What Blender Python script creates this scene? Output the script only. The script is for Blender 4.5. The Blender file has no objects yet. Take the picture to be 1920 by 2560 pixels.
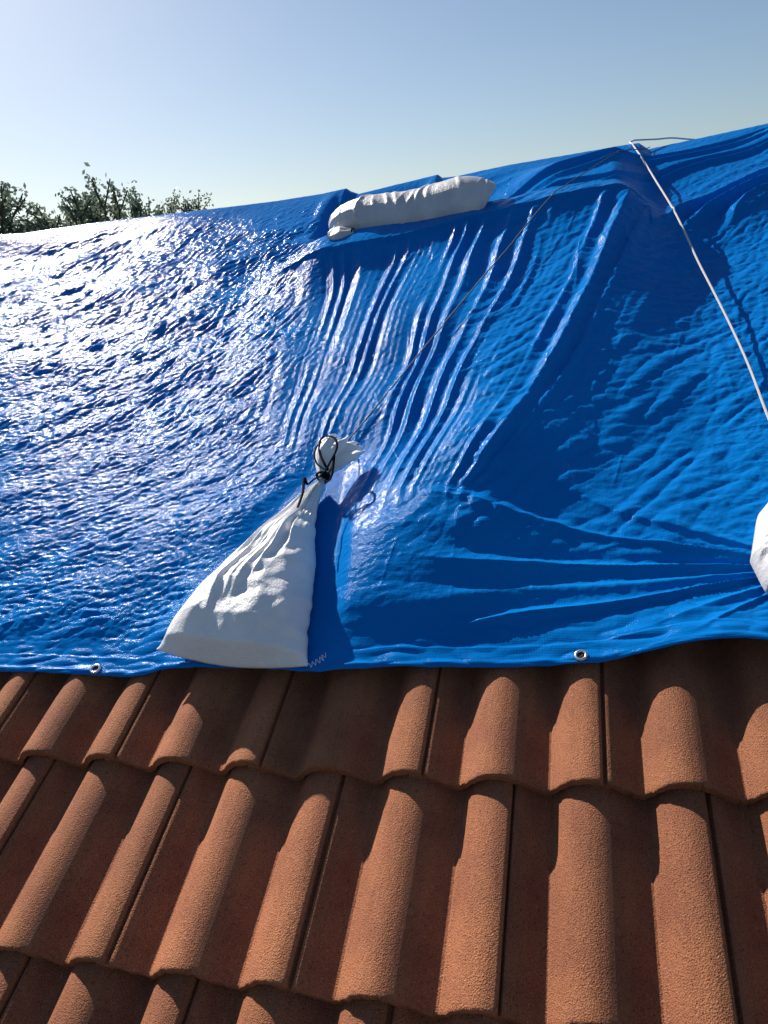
import bpy, bmesh, math, random
import numpy as np
from mathutils import Matrix, Vector

# ------------------------------------------------------------------ frame, camera, world, sun
SLOPE = math.radians(22.6)
EYE = 1.224                                   # eye height over the roof plane
F, CX, CY = 1955.0, 960.0, 1280.0             # focal length and centre, in photo pixels
def _n(v):
    v = np.array(v, float); return v / np.linalg.norm(v)
def _ray(x, y): return _n([x - CX, -(y - CY), -F])
AX = -_ray(-6139, 1560)                       # along the roof, to the right
AU = _ray(1425, -520); AU = _n(AU - AX * (AU @ AX))   # up the slope
AN = np.cross(AX, AU)                         # out of the roof
RW = Matrix.Rotation(SLOPE, 4, 'X')           # roof frame (x along, y up slope, z out) -> world

def plane_pt(px, py, n=0.0):
    """photo position (in a 1659-wide view) -> roof x, y at height n"""
    d = _ray(px * 1.1573, py * 1.1573); t = (EYE - n) / -(d @ AN); p = d * t
    return float(p @ AX), float(p @ AU)
def ridge_pt(px, py, u):
    d = _ray(px * 1.1573, py * 1.1573); p = d * (u / (d @ AU))
    return float(p @ AX), float(p @ AN) + EYE
def far_pt(px, py, dist):
    d = _ray(px * 1.1573, py * 1.1573) * dist
    return RW @ Vector((d @ AX, d @ AU, d @ AN + EYE))

scn = bpy.context.scene
COL = scn.collection
cam = bpy.data.cameras.new('camera'); camo = bpy.data.objects.new('camera', cam); COL.objects.link(camo)
cam.sensor_fit = 'VERTICAL'; cam.sensor_height = 36; cam.lens = 36 * F / 2560
cam.clip_start = 0.05; cam.clip_end = 5000
M = Matrix(((AX[0], AX[1], AX[2], 0), (AU[0], AU[1], AU[2], 0), (AN[0], AN[1], AN[2], EYE), (0, 0, 0, 1)))
camo.matrix_world = RW @ M
scn.camera = camo

SUN = Vector((-0.584, 0.7536, 0.302)).normalized()
SUNW = (RW.to_3x3() @ SUN).normalized()
elev = math.asin(SUNW.z); azim = math.atan2(SUNW.x, SUNW.y)
world = bpy.data.worlds.new('World'); scn.world = world; world.use_nodes = True
wn = world.node_tree; bg = wn.nodes['Background']
sky = wn.nodes.new('ShaderNodeTexSky'); sky.sky_type = 'NISHITA'; sky.sun_disc = False
sky.sun_elevation = elev; sky.sun_rotation = azim
sky.air_density = 1.0; sky.dust_density = 0.75; sky.ozone_density = 3.0
wn.links.new(sky.outputs[0], bg.inputs[0]); bg.inputs[1].default_value = 0.062
sl = bpy.data.lights.new('sun', 'SUN'); sl.energy = 5.0; sl.angle = math.radians(0.5); sl.color = (1.0, 0.93, 0.84)
so = bpy.data.objects.new('sun', sl); COL.objects.link(so)
so.rotation_euler = SUNW.to_track_quat('Z', 'Y').to_euler(); so.location = (0, 0, 20)
scn.view_settings.view_transform = 'Standard'; scn.view_settings.look = 'None'
scn.view_settings.exposure = 0.55; scn.view_settings.gamma = 1
scn.cycles.max_bounces = 6; scn.cycles.sample_clamp_indirect = 6

rng = np.random.RandomState(7); random.seed(7)

# ------------------------------------------------------------------ helpers
def mesh_arrays(name, verts, quads, smooth=True, mats=()):
    verts = np.asarray(verts, np.float32); quads = np.asarray(quads, np.int32)
    k = quads.shape[1]
    me = bpy.data.meshes.new(name)
    me.vertices.add(len(verts)); me.vertices.foreach_set('co', verts.ravel())
    me.loops.add(quads.size); me.loops.foreach_set('vertex_index', quads.ravel())
    me.polygons.add(len(quads))
    me.polygons.foreach_set('loop_start', np.arange(0, quads.size, k, dtype=np.int32))
    me.update(calc_edges=True)
    if smooth: me.polygons.foreach_set('use_smooth', np.ones(len(quads), bool))
    for m in mats: me.materials.append(m)
    return me
def grid_quads(nr, nc, wrap=False):
    i = np.arange(nr - 1)[:, None]; j = np.arange(nc if wrap else nc - 1)[None, :]
    j2 = (j + 1) % nc
    a = i * nc + j; b = i * nc + j2; c = (i + 1) * nc + j2; d = (i + 1) * nc + j
    return np.stack([a, b, c, d], -1).reshape(-1, 4)
def link(name, me, parent=None, matrix=None):
    o = bpy.data.objects.new(name, me); COL.objects.link(o)
    if parent: o.parent = parent
    if matrix is not None: o.matrix_world = matrix
    return o
def tag(o, label=None, cat=None, group=None, kind=None):
    if label: o['label'] = label
    if cat: o['category'] = cat
    if group: o['group'] = group
    if kind: o['kind'] = kind
    return o
def roof_empty(name, x=0, y=0, z=0):
    o = bpy.data.objects.new(name, None); COL.objects.link(o); o.empty_display_size = .1
    o.matrix_world = RW @ Matrix.Translation((x, y, z)); return o
def smooth01(t):
    t = np.clip(t, 0, 1); return t * t * (3 - 2 * t)

class Noise:
    """band-limited, oriented noise laid out over the roof plane"""
    def __init__(s, x0, x1, y0, y1, step):
        s.x0, s.y0, s.st = x0, y0, step
        s.nx = int((x1 - x0) / step); s.ny = int((y1 - y0) / step)
        s.fy = np.fft.fftfreq(s.ny, step)[:, None].astype(np.float32); s.fx = np.fft.rfftfreq(s.nx, step)[None, :].astype(np.float32)
    def make(s, lam, ang=0., el=1., bw=.45, seed=0):
        r = np.random.RandomState(seed); w = r.standard_normal((s.ny, s.nx)).astype(np.float32)
        c, q = math.cos(math.radians(ang)), math.sin(math.radians(ang))
        fa = s.fx * c + s.fy * q; fb = -s.fx * q + s.fy * c
        k = np.sqrt((fa * el) ** 2 + fb ** 2) * lam
        S = np.exp(-(np.log(np.maximum(k, 1e-4))) ** 2 / (2 * bw * bw))
        g = np.fft.irfft2(np.fft.rfft2(w) * S, s=(s.ny, s.nx)); return (g / g.std()).astype(np.float32)
    def at(s, g, X, Y):
        a = np.clip((X - s.x0) / s.st, 0, s.nx - 1.01); b = np.clip((Y - s.y0) / s.st, 0, s.ny - 1.01)
        i = a.astype(np.int32); j = b.astype(np.int32); a = a - i; b = b - j
        return (g[j, i] * (1 - a) + g[j, i + 1] * a) * (1 - b) + (g[j + 1, i] * (1 - a) + g[j + 1, i + 1] * a) * b

# ------------------------------------------------------------------ materials
def mat(name):
    m = bpy.data.materials.new(name); m.use_nodes = True
    nt = m.node_tree; return m, nt, nt.nodes['Principled BSDF']
def nd(nt, t, **k):
    n = nt.nodes.new(t)
    for a, v in k.items():
        if a in n.inputs: n.inputs[a].default_value = v
        else: setattr(n, a, v)
    return n
def ramp(nt, stops, src):
    r = nt.nodes.new('ShaderNodeValToRGB'); e = r.color_ramp.elements
    while len(e) < len(stops): e.new(.5)
    for q, (p, c) in zip(e, stops): q.position = p; q.color = (*c, 1) if len(c) == 3 else c
    nt.links.new(src, r.inputs[0]); return r
def tex_co(nt, scale=(1, 1, 1), rot=(0, 0, 0)):
    t = nt.nodes.new('ShaderNodeTexCoord'); m = nt.nodes.new('ShaderNodeMapping')
    m.inputs['Scale'].default_value = scale; m.inputs['Rotation'].default_value = rot
    nt.links.new(t.outputs['Object'], m.inputs[0]); return m.outputs[0]
def bump(nt, b, hs, prev=None):
    for h, strength, dist in hs:
        n = nt.nodes.new('ShaderNodeBump'); n.inputs['Strength'].default_value = strength; n.inputs['Distance'].default_value = dist
        nt.links.new(h, n.inputs['Height'])
        if prev: nt.links.new(prev, n.inputs['Normal'])
        prev = n.outputs[0]
    nt.links.new(prev, b.inputs['Normal']); return prev
def mixc(nt, fac, a, b, mode='MIX'):
    m = nt.nodes.new('ShaderNodeMix'); m.data_type = 'RGBA'; m.blend_type = mode
    for s, v in ((m.inputs[0], fac), (m.inputs[6], a), (m.inputs[7], b)):
        if isinstance(v, (int, float)): s.default_value = v
        elif isinstance(v, tuple): s.default_value = (*v, 1)
        else: nt.links.new(v, s)
    return m.outputs[2]

def m_tarp():
    m, nt, b = mat('blue_tarpaulin')
    co = tex_co(nt)
    big = nd(nt, 'ShaderNodeTexNoise', Scale=3.0, Detail=3.0); nt.links.new(co, big.inputs[0])
    c = ramp(nt, [(.3, (.002, .148, .49)), (.7, (.003, .186, .575))], big.outputs[0])
    nt.links.new(c.outputs[0], b.inputs['Base Color'])
    b.inputs['Roughness'].default_value = .14; b.inputs['IOR'].default_value = 1.5
    b.inputs['Specular IOR Level'].default_value = .021
    # woven scrim under the film: two crossed sets of flat tapes
    wx = nd(nt, 'ShaderNodeTexWave', wave_type='BANDS', bands_direction='X', Scale=110.0, Distortion=.6, Detail=1.0); wx.inputs['Detail Scale'].default_value = .1
    wy = nd(nt, 'ShaderNodeTexWave', wave_type='BANDS', bands_direction='Y', Scale=90.0, Distortion=.6, Detail=1.0); wy.inputs['Detail Scale'].default_value = .1
    for w in (wx, wy): nt.links.new(co, w.inputs[0])
    ad = nd(nt, 'ShaderNodeMath', operation='MULTIPLY'); nt.links.new(wx.outputs[1], ad.inputs[0]); nt.links.new(wy.outputs[1], ad.inputs[1])
    # crinkles of the film
    n1 = nd(nt, 'ShaderNodeTexNoise', Scale=125.0, Detail=2.0, Roughness=.6); nt.links.new(co, n1.inputs[0])
    n2 = nd(nt, 'ShaderNodeTexNoise', Scale=42.0, Detail=4.0, Roughness=.55, noise_type='RIDGED_MULTIFRACTAL') if False else nd(nt, 'ShaderNodeTexVoronoi', Scale=46.0, feature='F1')
    wob = nd(nt, 'ShaderNodeTexNoise', Scale=25.0, Detail=2.0); nt.links.new(co, wob.inputs[0])
    wa = mixc(nt, .06, co, wob.outputs[1], 'ADD'); nt.links.new(wa, n2.inputs[0])
    bump(nt, b, [(n2.outputs[0], .15, .002), (n1.outputs[0], .6, .0008), (ad.outputs[0], .6, .0005)])
    return m
def m_tile():
    m, nt, b = mat('terracotta_concrete')
    co = tex_co(nt)
    oi = nt.nodes.new('ShaderNodeObjectInfo')
    big = nd(nt, 'ShaderNodeTexNoise', Scale=9.0, Detail=5.0, Roughness=.6); nt.links.new(co, big.inputs[0])
    base = ramp(nt, [(.3, (.30, .106, .054)), (.5, (.38, .143, .067)), (.62, (.42, .160, .070)), (.8, (.39, .154, .088))], big.outputs[0])
    st = nd(nt, 'ShaderNodeTexNoise', Scale=4.0, Detail=6.0, Roughness=.7)
    mp = tex_co(nt, (6, 1, 3)); nt.links.new(mp, st.inputs[0])
    sr = ramp(nt, [(.35, (.75, .70, .70)), (.6, (1, 1, 1))], st.outputs[0])
    c1 = mixc(nt, .8, base.outputs[0], sr.outputs[0], 'MULTIPLY')
    gr = nd(nt, 'ShaderNodeTexNoise', Scale=520.0, Detail=2.0, Roughness=.7); nt.links.new(co, gr.inputs[0])
    gr_r = ramp(nt, [(.36, (.42, .38, .38)), (.45, (1, 1, 1)), (.60, (1, 1, 1)), (.70, (1.7, 1.7, 1.7))], gr.outputs[0])
    c2 = mixc(nt, .9, c1, gr_r.outputs[0], 'MULTIPLY')
    pv = nd(nt, 'ShaderNodeTexVoronoi', Scale=330.0); nt.links.new(co, pv.inputs[0])
    sel = nd(nt, 'ShaderNodeSeparateColor'); nt.links.new(pv.outputs['Color'], sel.inputs[0])
    rad = nd(nt, 'ShaderNodeMath', operation='MULTIPLY'); nt.links.new(sel.outputs[0], rad.inputs[0]); rad.inputs[1].default_value = .42
    lt = nd(nt, 'ShaderNodeMath', operation='LESS_THAN'); nt.links.new(pv.outputs['Distance'], lt.inputs[0]); nt.links.new(rad.outputs[0], lt.inputs[1])
    gt = nd(nt, 'ShaderNodeMath', operation='GREATER_THAN'); nt.links.new(sel.outputs[1], gt.inputs[0]); gt.inputs[1].default_value = .62
    dk = nd(nt, 'ShaderNodeMath', operation='MULTIPLY'); nt.links.new(lt.outputs[0], dk.inputs[0]); nt.links.new(gt.outputs[0], dk.inputs[1])
    c2 = mixc(nt, dk.outputs[0], c2, mixc(nt, 1.0, c2, (.45, .38, .38), 'MULTIPLY'))
    g2 = nd(nt, 'ShaderNodeMath', operation='LESS_THAN'); nt.links.new(sel.outputs[1], g2.inputs[0]); g2.inputs[1].default_value = .16
    lk = nd(nt, 'ShaderNodeMath', operation='MULTIPLY'); nt.links.new(lt.outputs[0], lk.inputs[0]); nt.links.new(g2.outputs[0], lk.inputs[1])
    c2 = mixc(nt, lk.outputs[0], c2, mixc(nt, 1.0, c2, (1.55, 1.6, 1.7), 'MULTIPLY'))
    tv = nd(nt, 'ShaderNodeMapRange'); nt.links.new(oi.outputs['Random'], tv.inputs[0]); tv.inputs[3].default_value = .80; tv.inputs[4].default_value = 1.12
    hs = nd(nt, 'ShaderNodeHueSaturation'); nt.links.new(c2, hs.inputs['Color']); nt.links.new(tv.outputs[0], hs.inputs['Value'])
    nt.links.new(hs.outputs[0], b.inputs['Base Color'])
    b.inputs['Roughness'].default_value = .85; b.inputs['Specular IOR Level'].default_value = .3
    v = nd(nt, 'ShaderNodeTexVoronoi', Scale=420.0); nt.links.new(co, v.inputs[0])
    pit = nd(nt, 'ShaderNodeTexNoise', Scale=330.0, Detail=3.0, Roughness=.7); nt.links.new(co, pit.inputs[0])
    bump(nt, b, [(pit.outputs[0], .5, .0016), (v.outputs[0], .7, .0016), (gr.outputs[0], .7, .0016)])
    return m
def m_sack(name='white_woven_sack', c0=(.82, .815, .81), c1=(.90, .90, .895)):
    m, nt, b = mat(name)
    co = tex_co(nt)
    big = nd(nt, 'ShaderNodeTexNoise', Scale=11.0, Detail=5.0); nt.links.new(co, big.inputs[0])
    c = ramp(nt, [(.3, c0), (.62, c1)], big.outputs[0]); nt.links.new(c.outputs[0], b.inputs['Base Color'])
    b.inputs['Roughness'].default_value = .42; b.inputs['Specular IOR Level'].default_value = .5
    b.inputs['Subsurface Weight'].default_value = 0
    n1 = nd(nt, 'ShaderNodeTexNoise', Scale=190.0, Detail=3.0); nt.links.new(co, n1.inputs[0])
    n2 = nd(nt, 'ShaderNodeTexNoise', Scale=45.0, Detail=4.0, Roughness=.6); nt.links.new(co, n2.inputs[0])
    w1 = nd(nt, 'ShaderNodeTexWave', bands_direction='X', Scale=120.0, Distortion=1.0); nt.links.new(co, w1.inputs[0])
    w2 = nd(nt, 'ShaderNodeTexWave', bands_direction='Y', Scale=120.0, Distortion=1.0); nt.links.new(co, w2.inputs[0])
    ad = nd(nt, 'ShaderNodeMath', operation='ADD'); nt.links.new(w1.outputs[1], ad.inputs[0]); nt.links.new(w2.outputs[1], ad.inputs[1])
    bump(nt, b, [(n2.outputs[0], .35, .008), (n1.outputs[0], .35, .003), (ad.outputs[0], .25, .0008)])
    return m
def m_plain(name, c, rough=.6, metal=0., spec=.5, noise=None):
    m, nt, b = mat(name)
    co = tex_co(nt); n = nd(nt, 'ShaderNodeTexNoise', Scale=noise or 60.0, Detail=4.0); nt.links.new(co, n.inputs[0])
    r = ramp(nt, [(.3, tuple(x * .75 for x in c)), (.7, tuple(min(1, x * 1.15) for x in c))], n.outputs[0])
    nt.links.new(r.outputs[0], b.inputs['Base Color'])
    b.inputs['Roughness'].default_value = rough; b.inputs['Metallic'].default_value = metal; b.inputs['Specular IOR Level'].default_value = spec
    bump(nt, b, [(n.outputs[0], .2, .002)])
    return m
def m_rope(name, light, dark, frac):
    m, nt, b = mat(name)
    t = nt.nodes.new('ShaderNodeUVMap'); mp = nt.nodes.new('ShaderNodeMapping'); nt.links.new(t.outputs[0], mp.inputs[0])
    w = nd(nt, 'ShaderNodeTexWave', bands_direction='DIAGONAL', Scale=1.0, Distortion=.4); nt.links.new(mp.outputs[0], w.inputs[0])
    mp.inputs['Scale'].default_value = (1, 1, 1)
    r = ramp(nt, [(frac - .08, dark), (frac + .08, light)], w.outputs[1]); nt.links.new(r.outputs[0], b.inputs['Base Color'])
    b.inputs['Roughness'].default_value = .6
    bump(nt, b, [(w.outputs[1], .6, .002)])
    return m
def m_leaf():
    m, nt, b = mat('leaf')
    g = nd(nt, 'ShaderNodeTexNoise', Scale=2.2, Detail=3.0); nt.links.new(tex_co(nt), g.inputs[0])
    r = ramp(nt, [(.3, (.09, .14, .11)), (.7, (.17, .22, .15))], g.outputs[0]); nt.links.new(r.outputs[0], b.inputs['Base Color'])
    b.inputs['Roughness'].default_value = .5
    tl = nt.nodes.new('ShaderNodeBsdfTranslucent'); nt.links.new(r.outputs[0], tl.inputs[0])
    mx = nt.nodes.new('ShaderNodeMixShader'); mx.inputs[0].default_value = .45
    nt.links.new(b.outputs[0], mx.inputs[1]); nt.links.new(tl.outputs[0], mx.inputs[2])
    nt.links.new(mx.outputs[0], nt.nodes['Material Output'].inputs[0])
    return m
TARP = m_tarp(); TILE = m_tile(); SACK = m_sack(); SACK_SHADED = m_sack('shaded_white_sack', (.48, .47, .49), (.62, .61, .62))  # second sack: white sacking with the upper bag's shade put into its base colour
SACK3 = m_sack('pale_sack', (.50, .50, .51), (.64, .64, .64))
STEEL = m_plain('grommet_metal', (.72, .72, .74), .28, .9)
CORD = m_plain('black_cord', (.010, .011, .015), .9, spec=.04)
ROPE_W = m_rope('white_rope', (.88, .86, .82), (.20, .20, .22), .22)
ROPE_D = m_rope('dark_flecked_rope', (.30, .30, .32), (.012, .014, .022), .70)
WOOD = m_plain('deck_wood', (.16, .11, .07), .8, noise=14.)
STUCCO = m_plain('stucco', (.55, .50, .42), .9, noise=30.)
BARK = m_plain('bark', (.07, .055, .045), .9, noise=12.)
LEAF = m_leaf()

# ------------------------------------------------------------------ ground
gm, gnt, gb = mat('ground_grass')
gn = nd(gnt, 'ShaderNodeTexNoise', Scale=.6, Detail=8.0); gnt.links.new(tex_co(gnt), gn.inputs[0])
gr_ = ramp(gnt, [(.35, (.035, .05, .02)), (.65, (.07, .08, .04))], gn.outputs[0]); gnt.links.new(gr_.outputs[0], gb.inputs['Base Color'])
gb.inputs['Roughness'].default_value = .95
GZ = -3.4
g = 2500
link('ground', mesh_arrays('ground', [(-g, -g, GZ), (g, -g, GZ), (g, g, GZ), (-g, g, GZ)], [(0, 1, 2, 3)], False, [gm]))['kind'] = 'structure'

# ------------------------------------------------------------------ the tiled house
PITCH = 0.1505; EXPO = 0.3464; TH = 0.023
house = roof_empty('house'); tag(house, 'house roof of orange terracotta S tiles running under the blue tarpaulin', 'house')
def prof(x):
    """cross section of one roll, x in metres from its left foot"""
    xs = np.array([0, 1.2, 2.6, 6, 8, 12, 20, 32, 45, 57, 68, 80, 92, 104, 115, 125, 133, 141, 147, 150.5]) / 1000
    zs = np.array([0, 3.5, 5.2, 6.4, 8.5, 15, 25.5, 35.5, 41, 43.5, 43, 39.5, 33, 24.5, 15.5, 8, 3.4, .8, 0, 0]) / 1000
    return np.interp(np.mod(x, PITCH), xs, zs)
def tile_mesh(seed):
    r = np.random.RandomState(seed)
    SEAM = 0.0855
    xs_lap = np.linspace(SEAM - .022, SEAM + .0015, 5)              # the lip that slides under its left neighbour
    xs = np.concatenate([xs_lap, np.array([SEAM + .0035]), np.linspace(SEAM + .006, SEAM + 2 * PITCH - .0035, 78),
                         np.array([SEAM + 2 * PITCH - .0012])])
    zt = prof(xs); zt[:5] -= .012; zt[5] -= .0075; zt[6] -= .002; zt[-1] -= .0025
    # soften the profile a little, keep the foot crisp
    ys = np.concatenate([[0, .0012, .004], np.linspace(.012, .415, 34)])
    nx, ny = len(xs), len(ys)
    Xg, Yg = np.meshgrid(xs, ys)
    jit = np.interp(xs, np.linspace(xs[0], xs[-1], 60), r.normal(0, .0009, 60)) + r.normal(0, .00035, nx)
    Zt = zt[None, :] - TH * Yg / EXPO
    Zt[0] -= .0020; Zt[1] -= .0006
    Zt += np.interp(Xg, np.linspace(xs[0], xs[-1], 9), r.normal(0, .0005, 9))
    Yt = Yg + jit[None, :] * np.exp(-Yg / .006)
    Zb = zt[None, :] - TH * Yg / EXPO - .0185
    top = np.stack([Xg, Yt, Zt], -1).reshape(-1, 3); bot = np.stack([Xg, Yt + .001, Zb], -1).reshape(-1, 3)
    V = np.concatenate([top, bot]); n = nx * ny
    Q = [grid_quads(ny, nx), grid_quads(ny, nx)[:, ::-1] + n]
    for idx, flip in ((np.arange(nx), False), ((ny - 1) * nx + np.arange(nx), True), (np.arange(ny) * nx, True), (np.arange(ny) * nx + nx - 1, False)):
        a = idx[:-1]; b2 = idx[1:]; q = np.stack([a, a + n, b2 + n, b2], -1)
        Q.append(q[:, ::-1] if flip else q)
    me = mesh_arrays('roof_tile', V, np.concatenate(Q), True, [TILE])
    try: me.set_sharp_from_angle(angle=math.radians(40))
    except Exception: pass
    return me
tile_meshes = [tile_mesh(i) for i in range(6)]
X0 = 0.207
RIDGE_U = 3.64
rows = [(-1, 0), (0, 1), (1, 0), (2, 1), (3, 0)]     # course index from nose y = .333, seam parity
for c, par in rows:
    y0 = .333 + c * EXPO - .0008 * c
    for k in range(-3, 7):
        x = X0 - PITCH * (2 * k + par) - PITCH * 0 + (.003 if c == 0 else 0) + random.uniform(-.0012, .0012)
        o = link('roof_tile', tile_meshes[(k * 3 + c * 5) % 6], house)
        o.location = (x - .0, y0 + random.uniform(-.002, .002), random.uniform(-.0006, .0006))
        o.rotation_euler = (0, 0, random.uniform(-.003, .003))
# deck below the tiles and battens on to the ridge, back slope, gable walls
def prism(name, pts_yz, x0, x1, m, parent):
    V = [(x0, y, z) for y, z in pts_yz] + [(x1, y, z) for y, z in pts_yz]; k = len(pts_yz)
    me = bpy.data.meshes.new(name)
    F_ = [tuple(range(k))[::-1], tuple(range(k, 2 * k))] + [(i, (i + 1) % k, k + (i + 1) % k, k + i) for i in range(k)]
    me.from_pydata(V, [], F_); me.materials.append(m); me.update()
    return link(name, me, parent)
T2 = math.tan(2 * SLOPE)
ct, st_ = math.cos(2 * SLOPE), math.sin(2 * SLOPE)
prism('roof_deck', [(-.35, -.045), (RIDGE_U - .05, -.045), (RIDGE_U - .05 + 4 * ct, -.045 - 4 * st_), (RIDGE_U - .1 + 4 * ct, -.09 - 4 * st_), (RIDGE_U - .07, -.09), (-.35, -.09)], -5.2, 2.6, WOOD, house)
# wall body (roof frame is tilted, so build it in world axes)
Rinv = RW.inverted()
def wpt(x, y, z): v = Rinv @ Vector((x, y, z)); return tuple(v)
ry, rz = RIDGE_U * math.cos(SLOPE), RIDGE_U * math.sin(SLOPE) - .2
wy = [(.2, -.10), (ry, rz), (2 * ry - .2, -.10), (2 * ry - .2, GZ), (.2, GZ)]
V = [wpt(x, y, z) for x in (-4.9, 2.3) for y, z in wy]
me = bpy.data.meshes.new('wall'); me.from_pydata(V, [], [(0, 1, 2, 3, 4), (9, 8, 7, 6, 5)] + [(i, 5 + i, 5 + (i + 1) % 5, (i + 1) % 5) for i in range(5)])
me.materials.append(STUCCO); me.update(); link('wall', me, house)

# ------------------------------------------------------------------ the tarpaulin: a height field over the roof
NS = Noise(-5.2, 2.9, .5, 5.2, .0032)
K1 = (-.600, 1.40)      # neck of the front sandbag
K2 = (.40, 1.13)        # sandbag at the right
ridge_px = [(0, 503), (50, 500), (200, 478), (370, 458), (545, 437), (600, 430), (700, 414), (748, 403), (757, 409), (775, 415), (860, 394), (946, 373), (955, 380), (985, 377), (1100, 352), (1160, 342), (1355, 308), (1380, 305), (1400, 318), (1470, 303), (1659, 262)]
RX, RN = zip(*[ridge_pt(a, b2, RIDGE_U) for a, b2 in ridge_px])
RX = np.array((-6,) + RX + (3,)); RN = np.array((RN[0],) + RN + (RN[-1],))
edge_px = [(0, 1450), (100, 1453), (200, 1459), (280, 1463), (320, 1456), (350, 1446), (420, 1441), (500, 1443), (560, 1444), (620, 1449), (690, 1451), (760, 1446), (830, 1440), (960, 1442), (1110, 1441), (1200, 1438), (1300, 1430), (1380, 1413), (1450, 1395), (1510, 1384), (1560, 1378), (1610, 1378), (1659, 1383)]
def edge_n(px): return float(np.interp(px, [0, 200, 300, 400, 560, 700, 830, 1000, 1200, 1300, 1450, 1560, 1659], [.034, .034, .034, .045, .055, .055, .042, .034, .034, .038, .060, .075, .075]))
EP = [plane_pt(a, b2, edge_n(a)) + (edge_n(a),) for a, b2 in edge_px]
EX = np.array([-5.2, -3, -1.6] + [p[0] for p in EP] + [.5, 1.0, 3]); EY = np.array([.86, .85, .853] + [p[1] for p in EP] + [.93, .90, .88])
EN = np.array([.034, .034, .034] + [p[2] for p in EP] + [.06, .045, .034])

def vnoise1(x, seed, step):
    r = np.random.RandomState(seed).standard_normal(4000); t = x / step + 2000
    i = np.clip(np.floor(t).astype(int), 0, 3998); f = smooth01(t - i); return r[i] * (1 - f) + r[i + 1] * f
LE0 = plane_pt(720, 545, .145); LE1 = plane_pt(1347, 440, .145)
CREST = np.array([(.150, 2.95), (.11, 2.68), (.0, 2.37), (-.06, 2.10), (-.12, 1.84), (-.23, 1.55), (-.33, 1.38), (-.42, 1.22), (-.48, 1.08)])
def crest_dist(X, Y):
    yy_ = np.linspace(3.3, .7, 300); xx_ = np.interp(-yy_, -CREST[:, 1], CREST[:, 0])
    ker = np.hanning(61); ker /= ker.sum(); xx_ = np.convolve(np.pad(xx_, 30, mode='reflect', reflect_type='odd'), ker, 'valid')
    xc = np.interp(-Y, -yy_, xx_); sl = np.interp(-Y, -yy_, np.gradient(xx_, yy_))
    return (X - xc) / np.sqrt(1 + sl * sl), np.clip((2.95 - Y) / (2.95 - 1.08), 0, 1)

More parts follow.
